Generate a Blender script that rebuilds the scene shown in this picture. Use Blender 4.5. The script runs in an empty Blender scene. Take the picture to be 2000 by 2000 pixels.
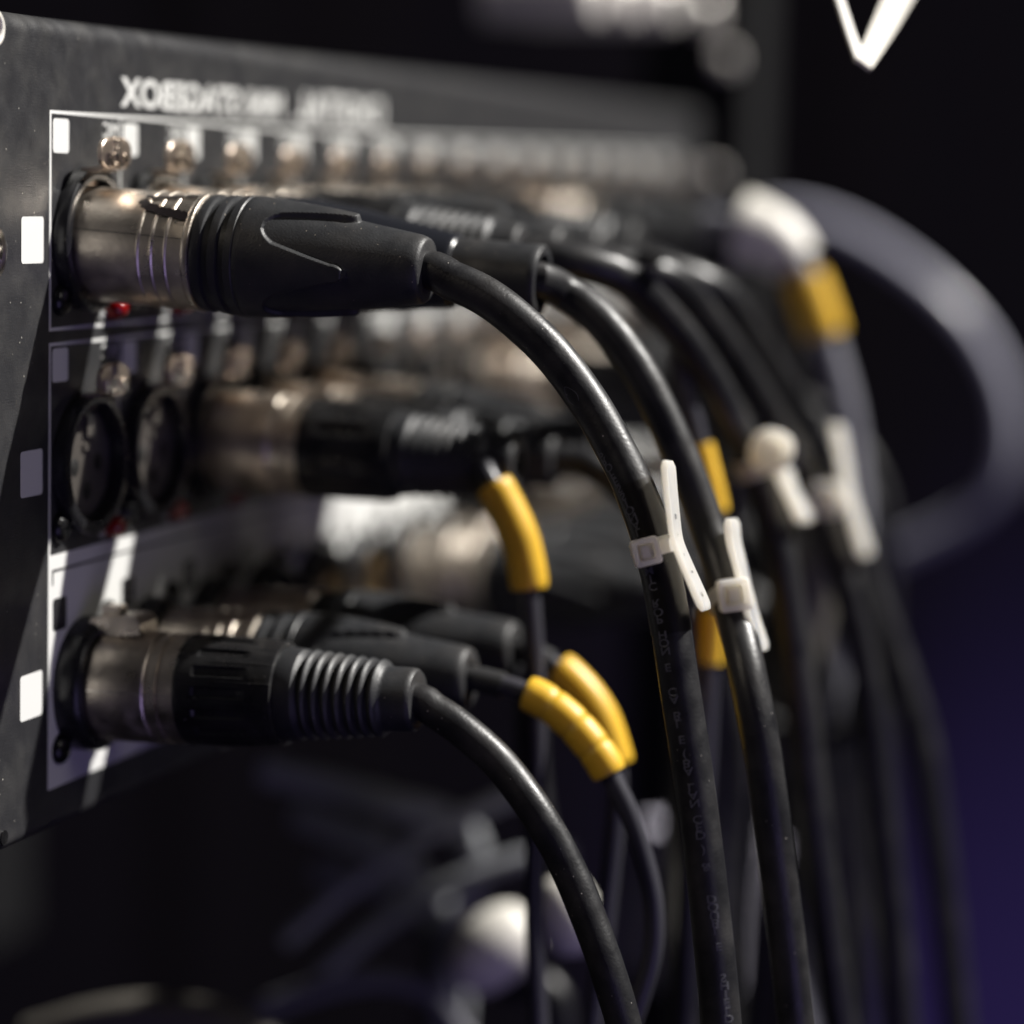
import bpy, math, random
import numpy as np
from mathutils import Vector, Matrix

random.seed(4)
S = 0.001                      # all lengths below are millimetres
scene = bpy.context.scene
C = scene.collection

# ------------------------------------------------------------------ camera
CAM = np.array([203.838, -402.650, 106.539])
YAW, PITCH, ROLL, FPX = 0.30131, 0.11565, 0.02244, 5400.0
FW = np.array([-math.sin(YAW) * math.cos(PITCH), math.cos(YAW) * math.cos(PITCH), -math.sin(PITCH)])
R0 = np.array([math.cos(YAW), math.sin(YAW), 0.0]); U0 = np.cross(R0, FW)
RT = math.cos(ROLL) * R0 + math.sin(ROLL) * U0; UP = np.cross(RT, FW)
cam = bpy.data.cameras.new('camera'); cam_o = bpy.data.objects.new('camera', cam); C.objects.link(cam_o)
cam.sensor_fit = 'HORIZONTAL'; cam.sensor_width = 24.0; cam.lens = 24.0 * FPX / 2000.0
cam.clip_start = 0.02; cam.clip_end = 50
m = Matrix.Identity(4)
for i in range(3):
    m[i][0], m[i][1], m[i][2], m[i][3] = RT[i], UP[i], -FW[i], CAM[i] * S
cam_o.matrix_world = m
cam.dof.use_dof = True; cam.dof.focus_distance = 0.4335; cam.dof.aperture_fstop = 3.8
scene.camera = cam_o

# ------------------------------------------------------------------ world, lamps, exposure
w = bpy.data.worlds.new('World'); scene.world = w; w.use_nodes = True
w.node_tree.nodes['Background'].inputs[0].default_value = (0.62, 0.58, 0.7, 1)
w.node_tree.nodes['Background'].inputs[1].default_value = 0.007
scene.view_settings.view_transform = 'Standard'; scene.view_settings.look = 'None'
scene.view_settings.exposure = 0.0; scene.view_settings.gamma = 1.0
scene.cycles.use_denoising = True
scene.cycles.max_bounces = 8
scene.cycles.caustics_reflective = False; scene.cycles.caustics_refractive = False

def lamp(name, kind, pos, target, energy, color, **kw):
    l = bpy.data.lights.new(name, kind); l.energy = energy; l.color = color
    for k, v in kw.items(): setattr(l, k, v)
    o = bpy.data.objects.new(name, l); C.objects.link(o)
    o.location = pos
    o.rotation_euler = (Vector(target) - Vector(pos)).to_track_quat('-Z', 'Y').to_euler()
    return o
KEY = Vector((1.0, 0.55, 1.2)).normalized()
T0 = Vector((0.03, 0.10, 0.08))
lamp('key_spotlight', 'SPOT', T0 + KEY * 3.4, T0, 1130, (1.0, 0.97, 0.92), spot_size=math.radians(30), spot_blend=0.3, shadow_soft_size=0.028)
lamp('violet_stage_wash', 'AREA', (0.95, -0.75, -0.45), (0.0, 0.1, 0.06), 2.1, (0.52, 0.43, 1.0), size=0.9)
lamp('soft_side_wash', 'AREA', (1.5, -0.35, 1.15), (0.03, 0.05, 0.07), 2.6, (1.0, 0.95, 0.9), size=0.6)
lamp('warm_front_lamp', 'AREA', (-0.70, -1.05, 0.95), (0.02, 0.02, 0.06), 3.0, (1.0, 0.88, 0.72), size=0.35)
lamp('violet_backdrop_lamp', 'SPOT', (0.42, 1.30, -0.95), (0.03, 1.92, -0.60), 17, (0.30, 0.19, 1.0), spot_size=math.radians(50), spot_blend=1.0, shadow_soft_size=0.1)

# ------------------------------------------------------------------ helpers
K = 2000.0 / 1932.0
def ray(px, py):
    return FW + RT * (px * K - 1000) / FPX - UP * (py * K - 1000) / FPX
def at(px, py, u):              # the point where a sight line meets the plane y = u
    d = ray(px, py); t = (u - CAM[1]) / d[1]
    return CAM + t * d

def link(o, parent=None):
    C.objects.link(o)
    if parent is not None: o.parent = parent
    return o
def obj(name, vf, mat, parent=None, loc=None, smooth=True, sharp=38, rot=None):
    v, f = vf
    me = bpy.data.meshes.new(name)
    me.from_pydata([(a * S, b * S, c * S) for a, b, c in v], [], f)
    me.materials.append(mat)
    if smooth:
        me.polygons.foreach_set('use_smooth', [True] * len(me.polygons))
        me.set_sharp_from_angle(angle=math.radians(sharp))
    me.update()
    o = link(bpy.data.objects.new(name, me), parent)
    if loc is not None: o.location = [q * S for q in loc]
    if rot is not None: o.rotation_euler = rot
    return o
def inst(src, parent=None, loc=None, rot=None, name=None):
    o = bpy.data.objects.new(name or src.name.split('.')[0], src.data); link(o, parent)
    if loc is not None: o.location = [q * S for q in loc]
    o.rotation_euler = rot if rot is not None else src.rotation_euler
    return o
def thing(name, label, cat, loc=(0, 0, 0), group=None):
    o = bpy.data.objects.new(name, None); C.objects.link(o)
    o.location = [q * S for q in loc]; o.empty_display_size = 0.01
    tag(o, label, cat, group)
    return o
def tag(o, label, cat, group=None):
    o['label'] = label; o['category'] = cat
    if group: o['group'] = group
    return o
def merge(*vfs):
    V, Fs = [], []
    for v, f in vfs:
        n = len(V); V += [tuple(p) for p in v]; Fs += [tuple(i + n for i in q) for q in f]
    return V, Fs
def shift(vf, d):
    return [(a + d[0], b + d[1], c + d[2]) for a, b, c in vf[0]], vf[1]
def box(x0, x1, y0, y1, z0, z1):
    v = [(x, y, z) for x in (x0, x1) for y in (y0, y1) for z in (z0, z1)]
    return v, [(0, 1, 3, 2), (4, 6, 7, 5), (0, 4, 5, 1), (2, 3, 7, 6), (0, 2, 6, 4), (1, 5, 7, 3)]
def lathe(prof, n=64, fn=None, close=True):
    """surface of revolution about +X; prof = [(x, r)]; fn(x, r, phi) -> r"""
    v, f = [], []
    for x, r in prof:
        for j in range(n):
            a = 2 * math.pi * j / n
            rr = fn(x, r, a) if fn else r
            v.append((x, -rr * math.cos(a), rr * math.sin(a)))   # phi = 0 faces -y
    for i in range(len(prof) - 1):
        for j in range(n):
            k = (j + 1) % n
            f.append((i * n + j, (i + 1) * n + j, (i + 1) * n + k, i * n + k))
    if close:
        f.append(tuple(range(n))); f.append(tuple(reversed(range((len(prof) - 1) * n, len(prof) * n))))
    return v, f
def prism_x(poly, x0, x1):
    """extrude a (y, z) polygon along x"""
    n = len(poly)
    v = [(x0, a, b) for a, b in poly] + [(x1, a, b) for a, b in poly]
    f = [tuple(range(n)), tuple(range(2 * n - 1, n - 1, -1))]
    f += [(i, i + n, (i + 1) % n + n, (i + 1) % n) for i in range(n)]
    return v, f
def prism_y(poly, y0, y1):
    v = [(a, y0, b) for a, b in poly] + [(a, y1, b) for a, b in poly]
    n = len(poly)
    f = [tuple(range(n)), tuple(range(2 * n - 1, n - 1, -1))]
    f += [(i, i + n, (i + 1) % n + n, (i + 1) % n) for i in range(n)]
    return v, f
def spline(pts, step=2.0):
    p = [np.array(q, float) for q in pts]
    p = [2 * p[0] - p[1]] + p + [2 * p[-1] - p[-2]]
    out = []
    for i in range(1, len(p) - 2):
        a, b, c_, d = p[i - 1:i + 3]
        n = max(2, int(np.linalg.norm(c_ - b) / step))
        for k in range(n):
            t = k / n
            out.append(0.5 * ((2 * b) + (-a + c_) * t + (2 * a - 5 * b + 4 * c_ - d) * t * t + (-a + 3 * b - 3 * c_ + d) * t ** 3))
    out.append(p[-2])
    return out
def frames(P):
    P = [np.array(q, float) for q in P]; out = []
    ref = np.array([0, -1.0, 0.0])
    for i, q in enumerate(P):
        t = P[min(i + 1, len(P) - 1)] - P[max(i - 1, 0)]; t /= np.linalg.norm(t)
        ref = ref - t * (ref @ t); ref /= np.linalg.norm(ref)
        out.append((q, t, ref.copy(), np.cross(ref, t)))
    return out
def tube(P, r, n=20, caps=True):
    """P = points, r = radius or list of radii; angle 0 faces the near side (-y)"""
    v, f = [], []
    fr = frames(P); R_ = r if hasattr(r, '__len__') else [r] * len(P)
    for (q, t, a, b), rr in zip(fr, R_):
        for j in range(n):
            g = 2 * math.pi * j / n
            v.append(tuple(q + rr * (math.cos(g) * a + math.sin(g) * b)))
    for i in range(len(P) - 1):
        for j in range(n):
            k = (j + 1) % n
            f.append((i * n + j, i * n + k, (i + 1) * n + k, (i + 1) * n + j))
    if caps:
        f.append(tuple(reversed(range(n)))); f.append(tuple(range((len(P) - 1) * n, len(P) * n)))
    return v, f
_txt = {}
def text2d(s, size, bold=0.0):
    """letters as flat faces in the x-y plane, lower left at 0,0 (mm)"""
    key = (s, size, bold)
    if key not in _txt:
        cu = bpy.data.curves.new('t', 'FONT'); cu.body = s; cu.size = size; cu.offset = bold; cu.resolution_u = 4
        o = bpy.data.objects.new('t', cu); C.objects.link(o)
        bpy.context.view_layer.update()
        me = bpy.data.meshes.new_from_object(o.evaluated_get(bpy.context.evaluated_depsgraph_get()))
        _txt[key] = ([tuple(v.co) for v in me.vertices], [tuple(p.vertices) for p in me.polygons])
        bpy.data.objects.remove(o); bpy.data.curves.remove(cu); bpy.data.meshes.remove(me)
    return _txt[key]
def smoothstep(a, b, x):
    t = min(1, max(0, (x - a) / (b - a))); return t * t * (3 - 2 * t)

# ------------------------------------------------------------------ materials
def mat(name, base, rough=0.5, metal=0.0, bump=0.0, bscale=1500, spec=0.5, dust=0.0, dust_col=(0.35, 0.33, 0.3), rvar=0.0, vary=0.0,
        sss=0.0, coat=0.0, streak=None, emit=None, trans=0.0, dscale=1.0):
    M = bpy.data.materials.new(name); M.use_nodes = True
    nt = M.node_tree; b = nt.nodes['Principled BSDF']; L = nt.links
    b.inputs['Base Color'].default_value = (*base, 1); b.inputs['Roughness'].default_value = rough
    b.inputs['Metallic'].default_value = metal; b.inputs['Specular IOR Level'].default_value = spec
    b.inputs['Coat Weight'].default_value = coat
    b.inputs['Transmission Weight'].default_value = trans
    if sss:
        b.inputs['Subsurface Weight'].default_value = sss
        b.inputs['Subsurface Radius'].default_value = (1, 0.9, 0.75); b.inputs['Subsurface Scale'].default_value = 0.003 if sss > 0.9 else 0.0016
    tc = nt.nodes.new('ShaderNodeTexCoord')
    src = tc.outputs['Object']
    def noise(scale, detail=3, vec=None):
        n = nt.nodes.new('ShaderNodeTexNoise'); n.inputs['Scale'].default_value = scale; n.inputs['Detail'].default_value = detail
        L.new(vec or src, n.inputs['Vector']); return n.outputs['Fac']
    def ramp(x, a, c, lo=0.0, hi=1.0):
        r = nt.nodes.new('ShaderNodeMapRange'); r.inputs['From Min'].default_value = a; r.inputs['From Max'].default_value = c
        r.inputs['To Min'].default_value = lo; r.inputs['To Max'].default_value = hi; L.new(x, r.inputs['Value']); return r.outputs['Result']
    col = None
    if vary:
        mx = nt.nodes.new('ShaderNodeMix'); mx.data_type = 'RGBA'
        mx.inputs['A'].default_value = (*[q * (1 - vary) for q in base], 1); mx.inputs['B'].default_value = (*[q * (1 + vary) for q in base], 1)
        L.new(ramp(noise(180, 5), 0.3, 0.7), mx.inputs['Factor']); col = mx.outputs['Result']
    if dust:
        v = nt.nodes.new('ShaderNodeTexVoronoi'); v.inputs['Scale'].default_value = 420 * dscale; L.new(src, v.inputs['Vector'])
        spot = ramp(v.outputs['Distance'], 0.05, 0.10, 1.0, 0.0)
        gate = ramp(noise(900 * dscale, 2), 0.50, 0.56)
        patch = ramp(noise(60, 4), 0.40, 0.58)
        film = ramp(noise(140, 8), 0.45, 0.75, 0.0, 0.05)
        m1 = nt.nodes.new('ShaderNodeMath'); m1.operation = 'MULTIPLY'; L.new(spot, m1.inputs[0]); L.new(gate, m1.inputs[1])
        m2 = nt.nodes.new('ShaderNodeMath'); m2.operation = 'MULTIPLY'; L.new(m1.outputs[0], m2.inputs[0]); L.new(patch, m2.inputs[1])
        m4 = nt.nodes.new('ShaderNodeMath'); m4.operation = 'ADD'; L.new(m2.outputs[0], m4.inputs[0]); L.new(film, m4.inputs[1])
        m3 = nt.nodes.new('ShaderNodeMath'); m3.operation = 'MULTIPLY'; L.new(m4.outputs[0], m3.inputs[0]); m3.inputs[1].default_value = dust
        mx = nt.nodes.new('ShaderNodeMix'); mx.data_type = 'RGBA'
        if col: L.new(col, mx.inputs['A'])
        else: mx.inputs['A'].default_value = (*base, 1)
        mx.inputs['B'].default_value = (*dust_col, 1); L.new(m3.outputs[0], mx.inputs['Factor']); col = mx.outputs['Result']
    if col: L.new(col, b.inputs['Base Color'])
    if rvar:
        L.new(ramp(noise(260, 6), 0.3, 0.7, rough - rvar, rough + rvar), b.inputs['Roughness'])
    if bump:
        h = noise(bscale, 4)
        if streak:
            mp = nt.nodes.new('ShaderNodeMapping'); mp.inputs['Scale'].default_value = streak; mp.inputs['Rotation'].default_value = (0.5, 0.2, 0.1)
            L.new(src, mp.inputs['Vector'])
            a = nt.nodes.new('ShaderNodeMath'); a.operation = 'ADD'; L.new(h, a.inputs[0]); L.new(noise(1.0, 4, mp.outputs['Vector']), a.inputs[1]); h = a.outputs[0]
        bp = nt.nodes.new('ShaderNodeBump'); bp.inputs['Strength'].default_value = bump; bp.inputs['Distance'].default_value = 0.00008
        L.new(h, bp.inputs['Height']); L.new(bp.outputs['Normal'], b.inputs['Normal'])
    if emit:
        b.inputs['Emission Color'].default_value = (*emit[0], 1); b.inputs['Emission Strength'].default_value = emit[1]
    return M

M_PANEL = mat('black_powder_coat', (0.025, 0.025, 0.0275), 0.42, bump=0.5, bscale=2600, dust=0.9, dust_col=(0.5, 0.48, 0.42), rvar=0.08, streak=(700, 700, 3500), dscale=1.2)
M_PRINT = mat('white_screen_print', (0.72, 0.72, 0.70), 0.5, bump=0.15, bscale=3000)
M_FADED = mat('worn_print', (0.66, 0.67, 0.66), 0.55)
M_BLACKPRINT = mat('black_screen_print', (0.02, 0.02, 0.022), 0.35, bump=0.1, bscale=2500)
M_RING = mat('black_socket_plastic', (0.012, 0.012, 0.014), 0.28, bump=0.06, bscale=900, rvar=0.06)
M_INSERT = mat('socket_insert_plastic', (0.07, 0.063, 0.056), 0.36, bump=0.1, bscale=1500)
M_VOID = mat('deep_black', (0.004, 0.004, 0.004), 0.6)
M_NICKEL = mat('brushed_nickel', (0.64, 0.57, 0.49), 0.36, 1.0, bump=0.5, bscale=2100, rvar=0.14, vary=0.32, streak=(1100, 4200, 4200))
M_TAB = mat('stamped_steel', (0.55, 0.46, 0.39), 0.40, 1.0, bump=0.1, bscale=1500, rvar=0.06)
M_BRIGHT = mat('polished_nickel', (0.74, 0.70, 0.64), 0.2, 1.0, bump=0.08, bscale=1200)
M_RUBBER = mat('black_rubber', (0.020, 0.021, 0.024), 0.50, bump=0.6, bscale=2600, dust=1.0, dust_col=(0.38, 0.33, 0.27), rvar=0.10, dscale=1.7)
M_COLLAR = mat('black_hard_plastic', (0.011, 0.011, 0.012), 0.33, bump=0.35, bscale=1500, dust=1.0, dust_col=(0.40, 0.37, 0.33), rvar=0.14, dscale=1.7, streak=(1500, 4000, 4000))
M_GLOSS = mat('glossy_black_boot', (0.014, 0.015, 0.02), 0.25, bump=0.12, bscale=2500)
M_CABLE = mat('black_cable_jacket', (0.0115, 0.0115, 0.0135), 0.41, bump=0.55, bscale=1900, dust=1.0, dust_col=(0.42, 0.39, 0.36), rvar=0.10, dscale=1.7)
M_CLEAR = mat('dark_glossy_sleeve', (0.008, 0.007, 0.007), 0.3, bump=0.05, bscale=700, dust=0.35)
M_CTEXT = mat('cable_print_ink', (0.085, 0.085, 0.10), 0.5)
M_WIRE = mat('grey_violet_wire', (0.05, 0.049, 0.06), 0.33, bump=0.05)
M_GREYCABLE = mat('grey_cable_jacket', (0.19, 0.19, 0.22), 0.42, bump=0.05)
M_LOOP = mat('slate_cable_jacket', (0.5, 0.5, 0.6), 0.22, bump=0.05)
M_YELLOW = mat('yellow_marker_plastic', (0.78, 0.47, 0.035), 0.42, bump=0.1, sss=0.25, vary=0.06)
M_NYLON = mat('white_nylon', (0.96, 0.96, 0.92), 0.32, sss=1.0, bump=0.04, bscale=500)
def translucent(M, amount, col):
    nt = M.node_tree; b = nt.nodes['Principled BSDF']; out = nt.nodes['Material Output']
    t = nt.nodes.new('ShaderNodeBsdfTranslucent'); t.inputs['Color'].default_value = (*col, 1)
    x = nt.nodes.new('ShaderNodeMixShader'); x.inputs[0].default_value = amount
    nt.links.new(b.outputs[0], x.inputs[1]); nt.links.new(t.outputs[0], x.inputs[2]); nt.links.new(x.outputs[0], out.inputs['Surface'])
translucent(M_NYLON, 0.5, (1.0, 0.96, 0.88))
M_INK = mat('marker_ink', (0.010, 0.006, 0.007), 0.4)
M_LED = mat('red_led_lens', (0.24, 0.003, 0.003), 0.12, coat=0.3)
M_SCREW = mat('black_screw', (0.012, 0.012, 0.013), 0.25, 0.3)
M_WHITE = mat('white_plastic', (0.82, 0.79, 0.72), 0.45)
M_PALE = mat('pale_case', (0.52, 0.50, 0.60), 0.6)
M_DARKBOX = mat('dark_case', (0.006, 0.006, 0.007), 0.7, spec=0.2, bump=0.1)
M_CLOTH = mat('black_stage_cloth', (0.06, 0.055, 0.07), 0.9, bump=0.3, bscale=60)
M_GLINT = mat('pale_steel_glint', (0.85, 0.81, 0.77), 0.45, 0.3)  # pale base colour stands in for blurred glints on shiny steel
M_TANGLE = mat('grey_tangle_jacket', (0.30, 0.31, 0.33), 0.4)
M_TAUPE = mat('taupe_hose', (0.13, 0.12, 0.105), 0.5, bump=0.2, bscale=700)
M_BRASS = mat('brass_contact', (0.7, 0.5, 0.25), 0.25, 1.0)

# ------------------------------------------------------------------ backdrop
P = []
cen = CAM + FW * 2300
n = 60
v, f = [], []
for i in range(n + 1):
    s = -2000 + 4000 * i / n
    for z in (-1700, 1700):
        q = cen + R0 * s + np.array([0, 1, 0]) * (55 * math.sin(s / 70.0) + 25 * math.sin(s / 31.0 + 1))
        v.append((q[0], q[1], z))
for i in range(n):
    f.append((2 * i, 2 * i + 2, 2 * i + 3, 2 * i + 1))
o = obj('backdrop_curtain', (v, f), M_CLOTH); o['kind'] = 'structure'

# ------------------------------------------------------------------ the stagebox
NCOL, PITCH_MM = 16, 26.0
ROWZ = (97.0, 60.0, 23.0)
UC = [13 + PITCH_MM * k for k in range(NCOL)]
box_t = thing('stagebox', 'dark grey rack stagebox panel with three rows of round sockets and white print', 'stagebox', (0, 0, 0))
arc = lambda cx, cz, r, a0, a1, n=8: [(cx + r * math.cos(math.radians(a0 + (a1 - a0) * i / n)), cz + r * math.sin(math.radians(a0 + (a1 - a0) * i / n))) for i in range(n + 1)]
prof = [(-260, 132.5)] + arc(-3.5, 129.0, 3.5, 90, 0) + arc(-2.2, 2.2, 2.2, 0, -90) + [(-260, 0)]
obj('panel', prism_y(prof, -60, 441), M_PANEL, box_t)

def rrect(w_, h_, r=0.7, n=4):
    p = []
    for cx, cy, a in ((w_ / 2 - r, h_ / 2 - r, 0), (-w_ / 2 + r, h_ / 2 - r, 90), (-w_ / 2 + r, -h_ / 2 + r, 180), (w_ / 2 - r, -h_ / 2 + r, 270)):
        for i in range(n + 1):
            g = math.radians(a + 90 * i / n); p.append((cx + r * math.cos(g), cy + r * math.sin(g)))
    return p
def sheet(rects, x=0.05):
    v, f = [], []
    for y0, y1, z0, z1 in rects:
        n = len(v); v += [(x, y0, z0), (x, y1, z0), (x, y1, z1), (x, y0, z1)]; f.append((n, n + 1, n + 2, n + 3))
    return v, f
def printed(name, s, size, y_right, z, m_, x=0.09, bold=0.0, sx=1.0, width=None):
    """mirrored lettering: the text runs from y_right towards smaller y"""
    v, f = text2d(s, size, bold)
    if width: sx = width / max(p[0] for p in v)
    return obj(name, ([(x, y_right - a * sx, z + b) for a, b, _ in v], f), m_, box_t, smooth=False)
END = 416.0
obj('white_band', sheet([(0, END, 7.1, 45.9)], 0.04), M_PRINT, box_t, smooth=False)
def frame_box(z0, z1, open_bottom=False):
    t, h = 0.65, 0.55
    r = [(0, END, z1 - h, z1), (0, t, z0, z1 - h), (END - t, END, z0, z1 - h)]
    if not open_bottom: r.append((t, END - t, z0, z0 + h))
    for k in range(1, NCOL):
        r.append((26 * k - 0.2, 26 * k + 0.2, z0 + (0 if open_bottom else h), z1 - h))
    return r
obj('frame_line', sheet(frame_box(82.4, 117.7)), M_PRINT, box_t, smooth=False)
obj('frame_line', sheet(frame_box(45.9, 80.5, True)), M_PRINT, box_t, smooth=False)
obj('band_line', sheet([(1.3, END - 2, 43.0, 43.45), (1.3, 1.75, 40.9, 43.0)], 0.08), M_BLACKPRINT, box_t, smooth=False)
lab0 = obj('number_label', ([(0.06, a, b) for a, b in rrect(5.7, 5.5)], [tuple(range(20))]), M_PRINT, box_t, loc=(0, 4.0, 113.7), smooth=False)
lab3 = obj('number_label', ([(0.06, a, b) for a, b in rrect(5.0, 5.4)], [tuple(range(20))]), M_BLACKPRINT, box_t, loc=(0, 4.1, 35.9), smooth=False)
for k in range(NCOL):
    if k: inst(lab0, box_t, (0, 26 * k + 4.0, 113.7)); inst(lab3, box_t, (0, 26 * k + 4.1, 35.9))
    inst(lab0, box_t, (0, 26 * k + 4.0, 76.8))
rl = obj('row_label', ([(0.06, a, b) for a, b in rrect(7.6, 7.4, 0.6)], [tuple(range(20))]), M_PRINT, box_t, loc=(0, -5.8, 97.1), smooth=False)
inst(rl, box_t, (0, -6.0, 60.0)); inst(rl, box_t, (0, -5.9, 23.9))
for k in range(NCOL):
    if k:
        printed('number_print', str(k + 1), 4.0, 26 * k + 4.0 + (1.3 if k < 9 else 2.4), 112.4, M_FADED)
        printed('number_print', str(k + 1), 4.4, 26 * k + 4.1 + (1.4 if k < 9 else 2.5), 34.4, M_PRINT)
    for z in (97.0, 60.0):
        printed('mic_print', 'MIC', 3.5, 26 * k + 25.3, z + 16.9, M_PRINT, bold=0.06)
        printed('phantom_print', '48V', 2.9, 26 * k + 21.4, z - 13.4, M_PRINT, sx=0.72)
printed('title_print', 'STAGEBOX', 6.6, 77.0, 119.4, M_PRINT, bold=0.2, width=51.0)
printed('title_print', 'MINI', 6.6, 98.0, 119.4, M_PRINT, bold=0.2, width=17.5)
printed('title_print', 'DIGITAL', 7.6, 154, 119.4, M_PRINT, bold=0.2, width=49)

# panel hardware
ring_prof = [(0, 11.9), (1.9, 11.9), (2.4, 11.75), (2.65, 11.35), (2.65, 10.2), (2.5, 9.85), (2.1, 9.7), (-3.4, 9.65)]
ring0 = lathe(ring_prof, 72, close=False)
well = lathe([(-3.4, 9.75), (-3.4, 9.2), (-3.2, 8.9), (-3.2, 8.7)], 64, close=False)
def disc(x, r, n=48, y=0, z=0):
    return [(x, y + r * math.cos(2 * math.pi * i / n), z + r * math.sin(2 * math.pi * i / n)) for i in range(n)], [tuple(range(n))]
ringA = obj('input_socket', ring0, M_RING, box_t, loc=(0, UC[0], ROWZ[0]))
# steel push tab: bent strip and oval pad with PUSH stamped on it
def tab_strip(hw=3.7, t=0.75):
    c0 = [(0.6, 8.9), (0.8, 10.2), (1.5, 11.0), (4.0, 11.25), (4.9, 11.6), (5.3, 12.4), (5.35, 14.0)]
    nrm = []
    for i in range(len(c0)):
        a = c0[max(0, i - 1)]; b = c0[min(len(c0) - 1, i + 1)]
        d = math.hypot(b[0] - a[0], b[1] - a[1]); nrm.append((-(b[1] - a[1]) / d, (b[0] - a[0]) / d))
    up = [(p[0] + q[0] * t, p[1] + q[1] * t) for p, q in zip(c0, nrm)]
    v, f = [], []
    for i in range(len(c0)):
        for y in (-hw, hw):
            v.append((c0[i][0], y, c0[i][1])); v.append((up[i][0], y, up[i][1]))
    for i in range(len(c0) - 1):
        a, b = 4 * i, 4 * i + 4
        f += [(a, b, b + 1, a + 1), (a + 2, a + 3, b + 3, b + 2), (a, a + 2, b + 2, b), (a + 1, b + 1, b + 3, a + 3)]
    return v, f
def pad():
    n = 40; v = []; f = []
    o_ = []
    for i in range(n):
        g = 2 * math.pi * i / n
        cx, cz = math.cos(g), math.sin(g)
        e = (abs(cx) ** 2.6 + abs(cz) ** 2.6) ** (-1 / 2.6)
        o_.append((5.7 * e * cx, 2.7 * e * cz))
    rows = [(4.8, 0.97), (4.9, 1.0), (5.55, 1.0), (5.68, 0.965), (5.6, 0.90), (5.57, 0.6)]
    for x, s in rows:
        v += [(x, a * s, 14.15 + b * s) for a, b in o_]
    for i in range(len(rows) - 1):
        for j in range(n):
            k = (j + 1) % n; f.append((i * n + j, i * n + k, (i + 1) * n + k, (i + 1) * n + j))
    f.append(tuple(reversed(range(n)))); f.append(tuple(range((len(rows) - 1) * n, len(rows) * n)))
    return v, f
def stamp():
    v, f = text2d('PUSH', 2.9, 0.07); out = []
    nv = len(v)
    V = [(5.95, 3.9 - a * 1.15, 12.1 + b) for a, b, _ in v] + [(5.45, 3.9 - a * 1.15, 12.1 + b) for a, b, _ in v]
    F_ = list(f)
    edges = {}
    for q in f:
        for i in range(len(q)):
            e = (q[i], q[(i + 1) % len(q)])
            if (e[1], e[0]) in edges: del edges[(e[1], e[0])]
            else: edges[e] = 1
    for a, b in edges: F_.append((a, b, b + nv, a + nv))
    rg = []
    for dz in (0.62, -0.62):
        t = [(5.62, 0.75 * math.cos(g) * 1.05, 15.3 + dz + 0.62 * math.sin(g)) for g in np.linspace(0, 2 * math.pi, 17)]
        rg.append(tube(t, 0.22, 8, False))
    return merge((V, F_), *rg)
tabA = obj('push_tab', merge(tab_strip(), pad()), M_TAB, ringA)
stA = obj('push_stamp', stamp(), M_BRIGHT, ringA, smooth=False)
# screw and indicator lamp
def screw_head():
    base = lathe([(0, 2.5), (0.5, 2.5), (1.1, 2.15), (1.55, 1.5), (1.7, 0.9), (1.15, 0.75), (1.15, 0.05)], 28, lambda x, r, a: r if r > 1.0 else r * (1.25 if int(a / (math.pi / 4) + .5) % 2 == 0 else 0.6))
    return base
scr = obj('screw', screw_head(), M_SCREW, box_t, loc=(0, UC[0] - 9.3, ROWZ[0] - 9.8))
led = obj('indicator_lamp', lathe([(0, 1.95), (1.0, 1.95), (1.9, 1.75), (2.6, 1.3), (3.0, 0.7), (3.1, 0.05)], 32), M_LED, box_t, loc=(0, UC[0] + 9.6, ROWZ[0] - 11.6))
ROW1_EMPTY = {6, 7, 8, 10, 11, 12, 13, 14, 15}
ROW2_EMPTY = {0, 1, 5, 6, 7, 11, 12, 13, 14, 15}
ROW3_EMPTY = {3, 4, 5, 11, 12, 13, 14, 15}
insert_src = None
def insert_mesh():
    parts = [lathe([(-3.1, 9.7), (-3.1, 9.3), (-2.7, 8.7), (-2.6, 8.2), (-2.6, 1.9)], 48, close=False)]
    return merge(*parts)
for r in (0, 1):
    for k in range(NCOL):
        if r == 0 and k == 0: rg = ringA
        else:
            rg = inst(ringA, box_t, (0, UC[k], ROWZ[r])); inst(tabA, rg); inst(stA, rg)
            inst(scr, box_t, (0, UC[k] - 9.3, ROWZ[r] - 9.8)); inst(led, box_t, (0, UC[k] + 9.6, ROWZ[r] - 11.6))
        if k in (ROW1_EMPTY if r == 0 else ROW2_EMPTY):
            if insert_src is None:
                insert_src = obj('contact_insert', merge(disc(0.4, 8.5, 56), lathe([(-3.0, 9.64), (-0.4, 9.3), (0.2, 8.8), (0.4, 8.5)], 56, close=False)), M_INSERT, rg)
                hole_src = obj('contact_hole', lathe([(0.43, 0.05), (0.43, 1.5), (0.4, 1.55)], 20, close=False), M_VOID, rg, loc=(0, -4.3, -0.4))
                key_src = obj('key_rib', merge(box(0.4, 1.2, -1.2, 1.2, 4.6, 8.0), box(0.4, 0.9, -1.6, 1.6, 2.2, 3.2)), M_INSERT, rg)
            else:
                inst(insert_src, rg); inst(hole_src, rg, (0, -4.3, -0.4)); inst(key_src, rg)
            inst(hole_src, rg, (0, 4.3, -0.1)); inst(hole_src, rg, (0, 0.2, -4.6))
        if r == 0: pass
ringO = None
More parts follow.
